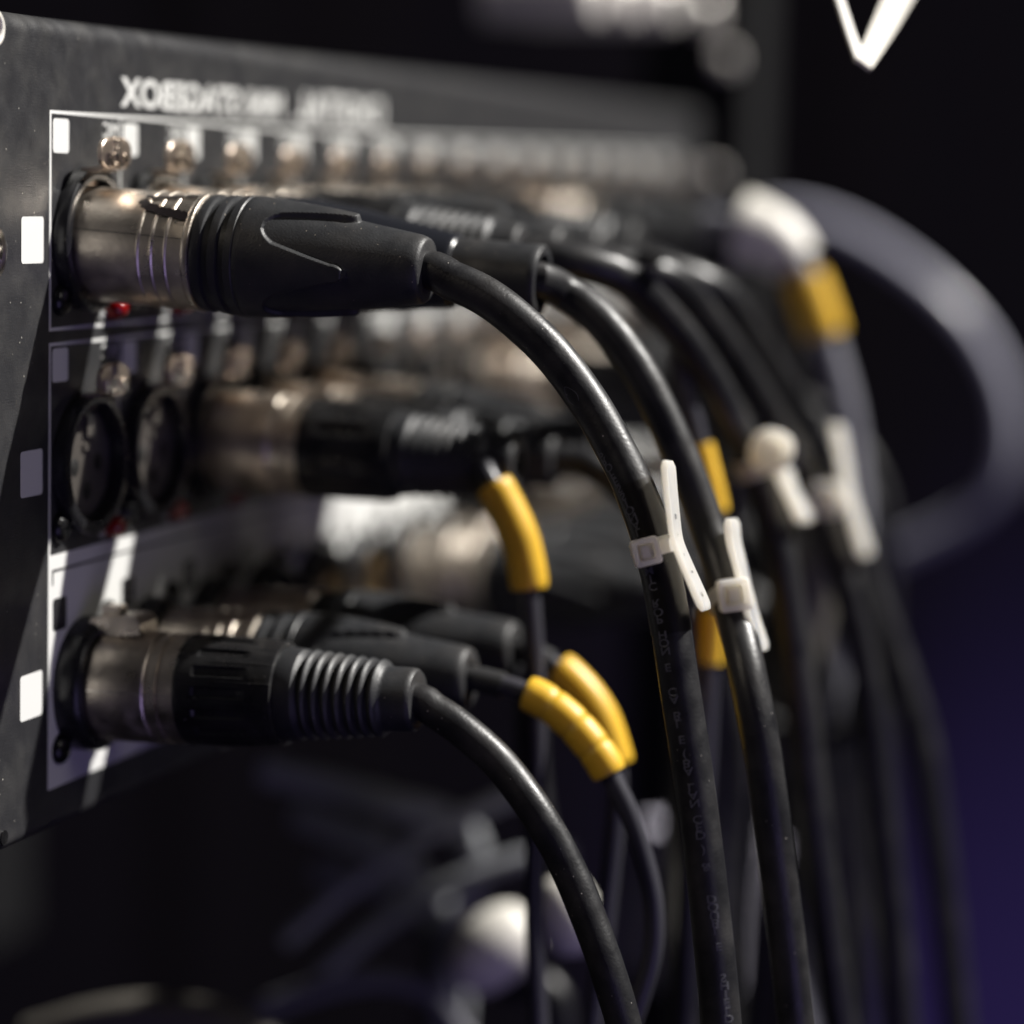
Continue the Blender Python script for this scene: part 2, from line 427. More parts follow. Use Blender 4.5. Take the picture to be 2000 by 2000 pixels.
for k in range(NCOL):
    if ringO is None:
        ringO = obj('output_socket', lathe([(0, 11.3), (3.0, 11.3), (4.2, 10.9), (4.6, 10.3), (4.6, 9.7), (4.0, 9.35), (-1.0, 9.3)], 64, close=False), M_RING, box_t, loc=(0, UC[k], ROWZ[2])); rg = ringO
    else:
        rg = inst(ringO, box_t, (0, UC[k], ROWZ[2]))
    inst(scr, box_t, (0, UC[k] - 9.0, ROWZ[2] - 9.7)); inst(scr, box_t, (0, UC[k] + 8.8, ROWZ[2] + 10.4))
    if k in ROW3_EMPTY:
        obj('socket_floor', disc(0.3, 9.6), M_VOID, rg)
        for a in (90, 210, 330):
            g = math.radians(a)
            obj('contact_pin', shift(lathe([(0.3, 1.2), (4.0, 1.2), (4.6, 0.8), (4.8, 0.1)], 14), (0, 4.3 * math.cos(g), 4.3 * math.sin(g))), M_BRASS, rg)
# fixing hardware at the near end of the panel
obj('fixing_screw', lathe([(-1, 4.4), (2.0, 4.4), (3.0, 4.0), (3.3, 3.2), (3.3, 2.2), (2.4, 1.9), (2.4, 0.1)], 32), M_BRIGHT, box_t, loc=(0, -24.0, 95.5))
obj('lit_hole_edge', tube([(0.2, -18.9 + 2.3 * math.cos(g), 129.4 + 2.3 * math.sin(g)) for g in np.linspace(0, 2 * math.pi, 25)], 0.6, 10, False), M_WHITE, box_t)  # white ring stands in for the lit edge of a screw hole
obj('edge_screw', lathe([(0.0, 1.3), (0.5, 1.2), (0.6, 0.1)], 20), M_SCREW, box_t, loc=(-0.3, -15.2, 2.6))

# ------------------------------------------------------------------ plugs
D2 = math.radians
def boot_fn(x, r, a):
    """four fingers over a cone, U-shaped hollows between them"""
    if x < 33.6: return r
    phi = (math.degrees(a) + 10) % 90 - 45           # 0 = middle of a hollow
    rec = 9.05 - (x - 34.0) * (3.6 / 25.5)
    if x >= 48.6: return min(r, rec)
    if x < 34.4: half = -9
    elif x < 36.5: half = 17 * math.sqrt((x - 34.4) / 2.1)
    elif x < 46.2: half = 17 + (x - 36.5) * 1.75
    else: half = 34 + 11.5 * (1 - math.sqrt(max(0, 1 - ((x - 46.2) / 2.4) ** 2)))
    k = smoothstep(-2.2, 2.2, half - abs(phi))
    if x > 48.0: k = max(k, smoothstep(48.0, 48.6, x))
    return r + (rec - r) * k
def boot_profile(fine):
    p = [(22.4, 9.15), (22.9, 9.5), (24.1, 9.55), (24.3, 9.5), (24.5, 8.95), (25.6, 8.95), (25.85, 9.55), (27.0, 9.65), (27.2, 9.6), (27.4, 9.05), (28.4, 9.05), (28.65, 9.7), (29.9, 9.8), (30.1, 9.62), (30.35, 9.8), (31.2, 9.8)]
    n = 110 if fine else 26
    for i in range(1, n + 1):
        x = 31.2 + (48.6 - 31.2) * i / n
        p.append((x, 9.8 - 1.7 * ((x - 31.2) / 17.4) ** 1.25))
    for x in np.linspace(49.5, 58.4, 14 if fine else 6):
        p.append((x, 9.05 - (x - 34.0) * (3.6 / 25.5)))
    p += [(59.2, 5.35), (59.7, 5.1), (59.9, 4.7), (59.9, 3.0)]
    return p
SHELL_A = [(-2.5, 9.2), (1.0, 9.35)] + sum([[(x - 0.32, 9.37), (x - 0.2, 9.50), (x, 9.58), (x + 0.2, 9.50), (x + 0.32, 9.37)] for x in (13.7, 16.05, 18.45)], []) + [(21.2, 9.4), (21.5, 9.66), (21.9, 9.72), (22.3, 9.66), (22.5, 9.4), (22.5, 8.8)]
SHELL_B = [(1.0, 9.1), (1.5, 9.25), (14.6, 9.25), (14.9, 9.1), (15.1, 8.7), (15.5, 8.7), (15.7, 9.1), (17.1, 9.12), (17.3, 8.7), (17.7, 8.7), (17.9, 9.12), (20.2, 9.1), (20.4, 8.6)]
def collar_fn(x, r, a):
    d = math.degrees(a)
    p = (d + 4) % 22.5 - 11.25
    if 23.2 < x < 33.2:
        e = min(smoothstep(23.2, 24.2, x), 1 - smoothstep(31.0, 33.0, x))
        r -= 0.42 * e * smoothstep(-0.9, 0.9, 5.0 - abs(p))
    q = (d + 15.25) % 22.5 - 11.25
    if x > 25: r += 0.07 * smoothstep(25, 27, x) * smoothstep(-0.7, 0.7, 1.0 - abs(q))
    return r
def collar_profile(fine):
    n = 60 if fine else 16
    p = [(20.2, 8.7), (20.3, 9.1), (20.8, 9.25)]
    for i in range(1, n + 1):
        x = 20.8 + 15.4 * i / n; t = i / n
        p.append((x, 9.25 - 0.35 * t - 0.28 * t ** 4))
    p += [(36.9, 8.45), (37.1, 8.1), (37.1, 7.2)]
    return p
def ribbed_profile(ribs=7, x0=41.0, step=1.93):
    p = [(36.5, 7.4), (37.3, 7.75), (40.0, 7.45)]
    for i in range(ribs):
        r = 7.35 - 0.17 * i; x = x0 + i * step
        p += [(x - 0.28, r - 0.75), (x, r - 0.85), (x + 0.25, r - 0.5), (x + 0.5, r - 0.08), (x + 0.9, r + 0.06), (x + 1.25, r - 0.1), (x + 1.5, r - 0.5)]
    e = x0 + ribs * step
    p += [(e, 5.45), (e + 0.5, 5.25), (e + 4.0, 5.2), (e + 4.6, 5.1), (e + 5.0, 4.75), (e + 5.1, 4.1), (e + 5.0, 2.6)]
    return p
fine_bootA = lathe(boot_profile(True), 288, boot_fn, False)
low_bootA = lathe(boot_profile(False), 96, boot_fn, False)
SRC = {}
def get(key, make):
    """first use links the new object, later uses share its mesh"""
    return key not in SRC
def part(key, name, vf_fn, m_, parent, rot, loc=None):
    if key not in SRC:
        o = obj(name, vf_fn(), m_, parent, loc=loc, rot=rot); SRC[key] = o
    else:
        o = inst(SRC[key], parent, loc, rot, name)
    return o
def plug_rubber(t, rot, fine=False):
    a = 'F' if fine else 'L'
    part('shellA' + a, 'shell', lambda: lathe(SHELL_A, 128 if fine else 56, close=False), M_NICKEL, t, rot)
    part('bootA' + a, 'boot', lambda: fine_bootA if fine else low_bootA, M_RUBBER, t, rot)
    return 59.5
def plug_ribbed(t, rot, fine=False, latch=False):
    a = 'F' if fine else 'L'
    sh = part('shellB' + a, 'shell', lambda: lathe(SHELL_B, 128 if fine else 56, close=False), M_NICKEL, t, rot)
    part('collarB' + a, 'collar', lambda: lathe(collar_profile(fine), 320 if fine else 96, collar_fn, False), M_COLLAR, t, rot)
    part('bootB' + a, 'boot', lambda: lathe(ribbed_profile(), 96 if fine else 40, close=False), M_RUBBER, t, rot)
    return 59.0
def plug_gloss(t, rot):
    part('shellA' + 'L', 'shell', lambda: lathe(SHELL_A, 56, close=False), M_NICKEL, t, rot)
    part('bootG', 'boot', lambda: lathe([(22.3, 9.3), (23, 9.75), (30, 9.8), (31, 9.5), (38, 9.0), (55, 6.4), (55.8, 6.3), (56.2, 5.9), (56.2, 4.5)], 64, close=False), M_GLOSS, t, rot)
    part('sleeveG', 'boot_sleeve', lambda: lathe([(54.0, 5.6), (56.4, 5.75), (69.5, 5.9), (70.6, 5.9), (71.0, 5.6), (71.0, 4.4), (64, 4.2)], 48, close=False), M_RUBBER, t, rot)
    return 70.0
def axis_pt(u, z, rot, x):
    v = Matrix.Rotation(rot[2], 3, 'Z') @ Matrix.Rotation(rot[1], 3, 'Y') @ Vector((x, 0, 0))
    return np.array([v.x, u + v.y, z + v.z])
def cable_part(t, base, pts, r, m_, n=18, step=3.0, name='cable'):
    P = spline(pts, step)
    b = np.array(base)
    return obj(name, tube([q - b for q in P], r, n), m_, t), P

ROT = lambda up=0.0, side=0.0: (0.0, D2(-up), D2(side))
ORD = ['first', 'second', 'third', 'fourth', 'fifth', 'sixth', 'seventh', 'eighth', 'ninth', 'tenth', 'eleventh', 'twelfth', 'thirteenth', 'fourteenth', 'fifteenth', 'sixteenth']

# ---- hero cable of the top row
base = (0, UC[0], ROWZ[0] - 0.6)
hero = thing('microphone_cable', 'sharp black microphone cable with scribbled metal shell in the nearest top socket', 'cable', base, 'cables plugged into the top row')
rot = ROT(-2.6, 0)
plug_rubber(hero, rot, True)
e0 = axis_pt(base[1], base[2], rot, 55); e1 = axis_pt(base[1], base[2], rot, 61)
path1 = [e0, e1] + [at(px, py, u) for px, py, u in ((850, 528, 13), (905, 553, 13), (962, 592, 13), (1040, 665, 13), (1108, 755, 13), (1160, 845, 12), (1200, 930, 11), (1234, 1030, 10), (1260, 1150, 9), (1283, 1300, 8), (1306, 1450, 7), (1326, 1600, 6), (1343, 1750, 5), (1358, 1900, 4), (1372, 2080, 3))]
_, P1 = cable_part(hero, base, path1, 3.15, M_CABLE, 40, 1.2)
FR1 = frames(P1)
def nearest(P, px, py):
    best = None
    for i, q in enumerate(P):
        d = q - CAM; z = d @ FW
        x = (1000 + FPX * (d @ RT) / z) / K; y = (1000 - FPX * (d @ UP) / z) / K
        s = (x - px) ** 2 + (y - py) ** 2
        if best is None or s < best[0]: best = (s, i)
    return best[1]
def on_shell(x, phi, r):                       # a point of the hero shell, local, untilted
    return (x, -r * math.cos(phi), r * math.sin(phi))
def stroke(pts, width, r):
    """a brush stroke lying on the shell: pts = (x, degrees)"""
    v, f = [], []
    for i, (x, dg) in enumerate(pts):
        a = pts[max(0, i - 1)]; b = pts[min(len(pts) - 1, i + 1)]
        tx, ty = b[0] - a[0], (b[1] - a[1]) * 0.164
        L_ = math.hypot(tx, ty); nx, ny = -ty / L_, tx / L_
        ww = width * (0.35 if i in (0, len(pts) - 1) else random.uniform(0.8, 1.15))
        for sgn in (-1, 1):
            v.append(on_shell(x + nx * sgn * ww / 2, math.radians(dg + ny * sgn * ww / 2 / 0.164), r))
    for i in range(len(pts) - 1): f.append((2 * i, 2 * i + 1, 2 * i + 3, 2 * i + 2))
    return v, f
def dense(pts, n=14, jit=0.6):
    out = []
    for a, b in zip(pts[:-1], pts[1:]):
        for i in range(n):
            t = i / n; out.append((a[0] + (b[0] - a[0]) * t, a[1] + (b[1] - a[1]) * t + random.uniform(-jit, jit)))
    return out + [pts[-1]]
for pts, wd in (([(12.6, 64), (14.5, 61), (18, 66), (21.2, 72)], 0.8), ([(12.4, 56), (14.2, 47), (17.0, 42), (21.5, 38)], 1.6), ([(12.0, 52), (13.4, 49.5), (14.6, 50)], 0.6), ([(12.8, 46), (14.2, 45)], 0.5)):
    obj('ink_mark', stroke(dense(pts), wd, 9.62), M_INK, hero, rot=rot)
obj('seam_line', stroke(dense([(1.5, 16.5), (11, 15.5), (21.4, 14.2)], 10, 0.1), 0.10, 9.43), M_INK, hero, rot=rot)
# print on the jacket: letters one under the other, upside down as they show
def jacket_text(s, i0, i1, a0, a1, size=1.75):
    v_, f_ = [], []
    for j, ch in enumerate(s):
        if ch == ' ': continue
        t = j / (len(s) - 1)
        fi = i0 + (i1 - i0) * t; i = int(fi)
        q, tg, na, nb = FR1[i]
        ang = math.radians(a0 + (a1 - a0) * t)
        tv, tf = text2d(ch, size, 0.02)
        xs = [p[0] for p in tv]; cx = (min(xs) + max(xs)) / 2
        n0 = len(v_)
        for a, b, _ in tv:
            th = ang + 1.25 * (a - cx) / 3.15
            # image right on the near side of the tube
            d = na * math.cos(th) + SIDE * nb * math.sin(th)
            v_.append(tuple(q + tg * (b - 0.45) + d * 3.27 - np.array(base)))
        f_ += [tuple(k + n0 for k in p) for p in tf]
    return v_, f_
SIDE = 1.0 if FR1[len(FR1) // 2][3] @ RT > 0 else -1.0
seg = lambda y0, y1: (nearest(P1, *y0), nearest(P1, *y1))
i0, i1 = seg((1140, 855), (1218, 1000)); obj('jacket_print', jacket_text('PROFESSIONAL', i0, i1, -32, -14), M_CTEXT, hero, smooth=False)
i0, i1 = seg((1246, 1068), (1285, 1245)); obj('jacket_print', jacket_text('MICROPHONE', i0, i1, -14, -6), M_CTEXT, hero, smooth=False)
i0, i1 = seg((1290, 1295), (1305, 1388)); obj('jacket_print', jacket_text('CABLE', i0, i1, -4, 2), M_CTEXT, hero, smooth=False)
i0, i1 = seg((1311, 1424), (1337, 1600)); obj('jacket_print', jacket_text('(BALANCED)', i0, i1, 4, 18), M_CTEXT, hero, smooth=False)
i0, i1 = seg((1341, 1629), (1342, 1645)); obj('jacket_print', jacket_text('& ', i0, i1, 22, 22), M_CTEXT, hero, smooth=False)
i0, i1 = seg((1345, 1682), (1352, 1781)); obj('jacket_print', jacket_text('DOUBLE', i0, i1, 26, 32), M_CTEXT, hero, smooth=False)
i0, i1 = seg((1356, 1834), (1362, 1916)); obj('jacket_print', jacket_text('SHIELD', i0, i1, 35, 41), M_CTEXT, hero, smooth=False)
i0 = nearest(P1, 1098, 745)
q, tg, na, nb = FR1[i0]
dm = []
for a, b in ((0, 2.0), (1.0, 0), (0, -2.0), (-1.0, 0), (0, 2.0)):
    th = math.radians(-18) + a / 3.15
    dm.append(q + tg * b + (na * math.cos(th) + SIDE * nb * math.sin(th)) * 3.16 - np.array(base))
obj('jacket_print', tube(spline(dm, 0.3), 0.045, 5), M_CTEXT, hero)
# dark slick sleeve under the tie
ia, ib = nearest(P1, 1222, 912), nearest(P1, 1270, 1205)
obj('clear_sleeve', tube([p - np.array(base) for p in P1[ia:ib]], 3.24, 40), M_CLEAR, hero)

# ---- near cable of the bottom row
base = (0, UC[0], ROWZ[2] - 0.2)
low = thing('microphone_cable', 'sharp black cable with worn metal shell and ribbed boot in the nearest bottom socket', 'cable', base, 'cables plugged into the bottom row')
rot = ROT(1.7, 0)
plug_ribbed(low, rot, True)
obj('latch', merge(prism_y([(2.4, 8.6), (2.5, 10.4), (3.4, 11.7), (9.6, 12.3), (11.4, 12.0), (12.2, 11.0), (12.0, 9.0)], -3.3, 3.3), box(4.4, 7.6, -1.5, 1.5, 12.0, 13.6)), M_NICKEL, low, rot=rot)
obj('seam_line', stroke(dense([(1.6, 4), (11, 3), (20, 2)], 8, 0.1), 0.13, 9.28), M_BRIGHT, low, rot=rot)
e0 = axis_pt(base[1], base[2], rot, 52); e1 = axis_pt(base[1], base[2], rot, 59.5)
cable_part(low, base, [e0, e1] + [at(px, py, u) for px, py, u in ((815, 1338, 13), (870, 1375, 13), (945, 1443, 13), (1015, 1537, 12), (1070, 1635, 12), (1112, 1735, 11), (1146, 1830, 10), (1176, 1930, 10), (1205, 2060, 9))], 2.85, M_CABLE, 36, 1.4)

# ---- hanging paths for the rest
def droop(u, z, w0, reach, r_bend, sway=0.0, bottom=-220, u_end=None):
    """leave the plug outwards, bend down and hang"""
    pts = []
    ue = u if u_end is None else u_end
    for t in np.linspace(0, 1, 7):
        a = t * math.pi / 2
        pts.append(np.array([w0 + (reach - w0) * math.sin(a), u + (ue - u) * t * 0.4, z - 2 - r_bend * (1 - math.cos(a))]))
    z1 = pts[-1][2]
    for k, zz in enumerate(np.linspace(z1, bottom, 6)[1:]):
        pts.append(np.array([reach + sway * (k + 1) / 5 + random.uniform(-2, 2), u + (ue - u) * (0.4 + 0.6 * (k + 1) / 5) + random.uniform(-2, 2), zz]))
    return pts

# ---- top row, second to fourth: paths read off the picture
top_paths = {
    1: [(1015, 520), (1060, 548), (1130, 600), (1200, 690), (1255, 795), (1300, 900), (1340, 1010), (1378, 1130), (1410, 1270), (1440, 1430), (1462, 1600), (1485, 1780), (1505, 1960), (1520, 2080)],
    2: [(1095, 492), (1150, 510), (1230, 570), (1310, 668), (1375, 780), (1430, 900), (1470, 1040), (1492, 1180), (1512, 1330), (1530, 1500), (1555, 1700), (1590, 1960), (1605, 2080)],
    3: [(1180, 488), (1250, 520), (1330, 600), (1410, 715), (1480, 830), (1540, 950), (1590, 1080), (1625, 1220), (1650, 1380), (1668, 1560), (1690, 1780), (1705, 1960), (1712, 2080)],
    4: [(1265, 492), (1340, 540), (1420, 640), (1500, 770), (1560, 880), (1610, 1010), (1655, 1150), (1700, 1270), (1740, 1400), (1765, 1560), (1790, 1760), (1810, 1960), (1822, 2080)],
}
HANG = {1: -6, 2: 40, 3: 60, 4: 80}
def hang_u(k, j):
    if k == 1: return UC[1] + 6 - 15 * smoothstep(6.0, 8.6, j)
    return UC[k] + HANG[k] * smoothstep(0, 5, j)
for k in range(1, NCOL):
    if k in ROW1_EMPTY: continue
    base = (0, UC[k], ROWZ[0])
    names = {1: 'black cable with glossy tapered boot and rubber sleeve right behind the nearest top plug',
             2: 'blurred black cable third from the left in the top row carrying a round white tie'}
    t = thing('microphone_cable', names.get(k, 'blurred cable in the %s socket of the top row, counted from the near end' % ORD[k]), 'cable', base, 'cables plugged into the top row')
    rot = ROT(random.uniform(-3, -1), random.uniform(-1.5, 1.5)) if k > 1 else ROT(-4.2, 0.5)
    if k == 1: w0 = plug_gloss(t, rot)
    elif k % 3 == 2: w0 = plug_ribbed(t, rot)
    else: w0 = plug_rubber(t, rot)
    e0, e1 = axis_pt(base[1], base[2], rot, w0 - 6), axis_pt(base[1], base[2], rot, w0 + 0.5)
    if k in top_paths: pts = [e0, e1] + [at(px, py, hang_u(k, j)) for j, (px, py) in enumerate(top_paths[k]) if j]
    else: pts = [e0] + droop(UC[k], e1[2], e1[0], random.uniform(78, 88) if k < 8 else random.uniform(68, 71), random.uniform(30, 40) if k < 8 else 18, random.uniform(-14, 2), -260)
    m_ = M_CABLE
    cable_part(t, base, pts, 3.3 if k in (2, 3, 4) else 3.1, m_, 16, 4.0)
    if k == 12:
        pass

# ---- middle row
def thin_with_markers(t, base, e0, e1, pts, marks, wire_r=1.75):
    P = [e0, e1] + pts
    o_, Q = cable_part(t, base, P, wire_r, M_WIRE, 16, 0.5)
    for a, b, n, rr in marks:
        ia, ib = nearest(Q, *a), nearest(Q, *b)
        for j in range(n):
            s = ia + (ib - ia) * j // n; e = ia + (ib - ia) * (j + 1) // n
            seg_ = [Q[i] - np.array(base) for i in range(s, e + 1)]
            nn = len(seg_)
            rad = [rr * (0.92 if i in (0, nn - 1) else 0.985 if i in (1, nn - 2) else 1.0) for i in range(nn)]
            obj('marker_sleeve', tube(seg_, rad, 28), M_YELLOW, t)
for k in range(2, NCOL):
    if k in ROW2_EMPTY: continue
    base = (0, UC[k], ROWZ[1])
    lab = {2: 'thin grey cable with ribbed boot in the middle row and one hanging yellow sleeve'}
    t = thing('microphone_cable', lab.get(k, 'blurred cable in the %s socket of the middle row, counted from the near end' % ORD[k]), 'cable', base, 'cables plugged into the middle row')
    rot = ROT(random.uniform(-3.5, -0.5), random.uniform(-1.5, 1.5)) if k != 2 else ROT(-1.6, 0)
    w0 = plug_ribbed(t, rot) if k in (2, 3, 9, 12) else plug_rubber(t, rot)
    e0, e1 = axis_pt(base[1], base[2], rot, w0 - 6), axis_pt(base[1], base[2], rot, w0 - 1)
    if k == 2:
        e1 = at(905, 872, 60); e0 = at(880, 862, 63)
        thin_with_markers(t, base, e0, e1, [at(px, py, 58) for px, py in ((925, 905), (950, 950), (978, 1010), (992, 1065), (998, 1110), (1004, 1180), (1010, 1300), (1012, 1500), (1008, 1700), (1015, 1900), (1020, 2060))], [((930, 915), (998, 1108), 1, 3.45)], 1.8)
        continue
    if k == 3:
        pts = [e0, e1] + [at(px, py, UC[3]) for px, py in ((1090, 868), (1150, 900), (1215, 960), (1262, 1050), (1290, 1180), (1305, 1400), (1300, 1700), (1290, 2060))]
    else:
        pts = [e0] + droop(UC[k], e1[2], e1[0], random.uniform(76, 92), random.uniform(26, 38), random.uniform(-14, 6), -260)
    cable_part(t, base, pts, 3.0, M_CABLE, 16, 4.0)

# ---- bottom row
for k in range(1, NCOL):
    if k in ROW3_EMPTY: continue
    base = (0, UC[k], ROWZ[2])
    lab = {1: 'thin grey cable from the second bottom plug with four yellow marker rings in front',
           2: 'thin grey cable from the third bottom plug with a yellow sleeve behind the ringed one'}
    t = thing('microphone_cable', lab.get(k, 'blurred cable in the %s socket of the bottom row, counted from the near end' % ORD[k]), 'cable', base, 'cables plugged into the bottom row')
    rot = ROT(random.uniform(-2, 1.5), random.uniform(-1.5, 1.5)) if k > 2 else ROT(0.8 if k == 1 else 1.5, 0)
    w0 = plug_rubber(t, rot)
    e0, e1 = axis_pt(base[1], base[2], rot, w0 - 6), axis_pt(base[1], base[2], rot, w0 + 1)
    if k == 1:
        P_ = [at(px, py, UC[1]) for px, py in ((925, 1287), (975, 1300), (1030, 1325), (1085, 1370), (1130, 1425), (1150, 1460), (1185, 1530), (1212, 1610), (1232, 1700), (1232, 1790), (1212, 1870), (1180, 1960), (1140, 2060))]
        obj('strain_relief', tube([p - np.array(base) for p in spline([e0, e1, P_[0], P_[1] * 0.5 + P_[0] * 0.5], 2)], 2.2, 18), M_RUBBER, t)
        thin_with_markers(t, base, e0, e1, P_, [((992, 1308), (1150, 1458), 4, 3.1)])
    elif k == 2:
        P_ = [at(px, py, UC[2]) for px, py in ((990, 1228), (1040, 1252), (1090, 1295), (1130, 1350), (1155, 1420), (1165, 1470), (1160, 1560), (1148, 1680), (1135, 1800), (1120, 1930), (1110, 2060))]
        obj('strain_relief', tube([p - np.array(base) for p in spline([e0, e1, P_[0], P_[1]], 2)], 2.3, 18), M_RUBBER, t)
        thin_with_markers(t, base, e0, e1, P_, [((1052, 1260), (1164, 1440), 1, 3.4)])
    else:
        pts = [e0] + droop(UC[k], e1[2], e1[0], random.uniform(74, 90), random.uniform(22, 36), random.uniform(-16, 4), -260)
        cable_part(t, base, pts, 3.0, M_CABLE, 16, 4.0)

# ------------------------------------------------------------------ cable ties with writing flags
def make_tie(label, cx, cy, u, flag, axis_up, band_r, neck_to, scale=1.0, ink=None, corner=0.55):
    """head at pixel (cx, cy); flag = pixel polyline of its near edge; u = depth plane of the near face"""
    o3 = at(cx, cy, u)
    t = thing('cable_tie', label, 'cable tie', tuple(o3), 'flag ties on the cables')
    loc = o3
    # head: a hollow box with a pawl inside, turned to follow the cable
    ca, sa = math.cos(math.radians(axis_up)), math.sin(math.radians(axis_up))
    ex = RT * ca + UP * sa; ey = -RT * sa + UP * ca; ez = -FW
    def put(vf): return [tuple(ex * a + ey * b + ez * c_) for a, b, c_ in vf[0]], vf[1]
    h, d, wl = 2.15 * scale, 1.9 * scale, 0.75 * scale
    def ringbox():
        loops = [(h * 0.93, -d), (h, -d * 0.85), (h, d * 0.8), (h * 0.9, d), (h - wl, d), (h - wl - 0.1, d * 0.75), (h - wl - 0.25, 0.0)]
        v, f = [], []
        for s, zz in loops:
            v += [(a, b, zz) for a, b in rrect(2 * s, 2 * s, corner * scale * s / h, 3)]
        n = 16
        for i in range(len(loops) - 1):
            for j in range(n): f.append((i * n + j, i * n + (j + 1) % n, (i + 1) * n + (j + 1) % n, (i + 1) * n + j))
        f.append(tuple(range((len(loops) - 1) * n, len(loops) * n))); f.append(tuple(reversed(range(n))))
        return v, f
    obj('head', put(ringbox()), M_NYLON, t)
    obj('pawl', put(box(-0.75 * scale, 0.65 * scale, -1.0 * scale, 0.9 * scale, 0.05, d * 0.7)), M_NYLON, t, smooth=False)
    # neck between head and flag
    nk = at(*neck_to, u) - loc
    P_ = [ex * h * 0.8, nk * 0.6 + ex * 0.2, nk]
    v, f = [], []
    for q in P_:
        for a, b in ((1.05, 0.45), (1.05, -0.45), (-1.05, -0.45), (-1.05, 0.45)):
            v.append(tuple(q + ey * a * scale + ez * b * scale))
    for i in range(2):
        for j in range(4): f.append((4 * i + j, 4 * i + (j + 1) % 4, 4 * i + 4 + (j + 1) % 4, 4 * i + 4 + j))
    obj('neck', (v, f), M_NYLON, t)
    # flag: a thick plate that runs along the polyline and away from the viewer
    P_ = spline([at(px, py, u) - loc for px, py in flag], 0.8)
    depth = FW * 7.5 * scale + RT * 1.7 * scale
    v, f = [], []
    for i, q in enumerate(P_):
        tg = P_[min(i + 1, len(P_) - 1)] - P_[max(0, i - 1)]; tg /= np.linalg.norm(tg)
        nr = np.cross(depth / np.linalg.norm(depth), tg); nr /= np.linalg.norm(nr)
        end = min(i, len(P_) - 1 - i); k_ = 0.55 if end == 0 else 1.0
        th = 0.5 * scale * k_ * (0.8 + 0.35 * abs(2 * i / (len(P_) - 1) - 1))
        cut = (0.9 if end == 0 else 0.25 if end == 1 else 0.0)
        dn = depth / np.linalg.norm(depth)
        v += [tuple(q + nr * th + dn * cut), tuple(q - nr * th + dn * cut), tuple(q - nr * th + depth - dn * cut), tuple(q + nr * th + depth - dn * cut)]
    for i in range(len(P_) - 1):
        for j in range(4): f.append((4 * i + j, 4 * i + (j + 1) % 4, 4 * i + 4 + (j + 1) % 4, 4 * i + 4 + j))
    f.append((3, 2, 1, 0)); n_ = len(P_) - 1; f.append((4 * n_, 4 * n_ + 1, 4 * n_ + 2, 4 * n_ + 3))
    obj('flag', (v, f), M_NYLON, t, sharp=25)
    if ink:
        for frac, ch, size in ink:
            i = int(frac * (len(P_) - 1)); q = P_[i]
            tg = P_[min(i + 1, len(P_) - 1)] - P_[max(0, i - 1)]; tg /= np.linalg.norm(tg)
            dn = depth / np.linalg.norm(depth); nr = np.cross(dn, tg); nr /= np.linalg.norm(nr)
            sgn = 1 if nr @ RT > 0 else -1
            tv, tf = text2d(ch, size, 0.05)
            obj('handwriting', ([tuple(q + nr * sgn * 0.56 * scale + dn * (2.2 + b * 1.1) + tg * a) for a, b, _ in tv], tf), M_INK, t, smooth=False)
    # strap round the cable
    bc = band_r[0] - loc
    tdir = band_r[1]; a = np.cross(tdir, FW); a /= np.linalg.norm(a); b = np.cross(tdir, a)
    v, f = [], []
    n = 36
    for j in range(n):
        g = 2 * math.pi * j / n; rd = a * math.cos(g) + b * math.sin(g)
        for rr, hh in ((band_r[2], -1.0), (band_r[2] + 0.5, -1.0), (band_r[2] + 0.5, 1.0), (band_r[2], 1.0)):
            v.append(tuple(bc + rd * rr + tdir * hh * scale))
    for j in range(n):
        k2 = (j + 1) % n
        for q in range(4): f.append((4 * j + q, 4 * j + (q + 1) % 4, 4 * k2 + (q + 1) % 4, 4 * k2 + q))
    obj('strap', (v, f), M_NYLON, t)
    return t
def band(P, px, py, r):
    i = nearest(P, px, py); F_ = frames(P)[i]; return (F_[0], F_[1], r)
i_t = nearest(P1, 1236, 1035)
u_n = P1[i_t][1] - 4.6
make_tie('sharp white nylon flag tie with pen marks on the nearest cable', 1219, 1041, u_n, [(1252, 868), (1256, 915), (1262, 970), (1269, 1018), (1283, 1056), (1302, 1100), (1325, 1153)], 14, band(P1, 1236, 1035, 3.3), (1268, 1027),
         ink=((0.36, '8', 1.7), (0.47, '-', 1.6), (0.62, '.', 2.4), (0.76, '1', 1.8), (0.92, '2', 1.7)))

PT = {k: spline([at(px, py, hang_u(k, j)) for j, (px, py) in enumerate(top_paths[k])], 2) for k in top_paths}
make_tie('soft white flag tie on the second cable, a square head between two paddles', 1385, 1122, UC[1] - 4, [(1372, 978), (1376, 1020), (1386, 1060), (1398, 1110), (1410, 1160), (1422, 1200), (1432, 1232)], 8, band(PT[1], 1378, 1125, 3.3), (1400, 1118), scale=1.25)
make_tie('round blurred white tie head on the third cable', 1455, 850, UC[2] + 35, [(1466, 880), (1478, 915), (1495, 950), (1512, 985)], -20, band(PT[2], 1420, 875, 3.3), (1466, 884), scale=1.8, corner=1.75)
make_tie('blurred white flag tie with a long paddle on the fourth cable', 1556, 942, UC[3] + 54, [(1572, 800), (1582, 850), (1590, 900), (1600, 950), (1615, 1000), (1630, 1050)], 4, band(PT[3], 1540, 950, 3.3), (1592, 940), scale=1.6, corner=1.5)

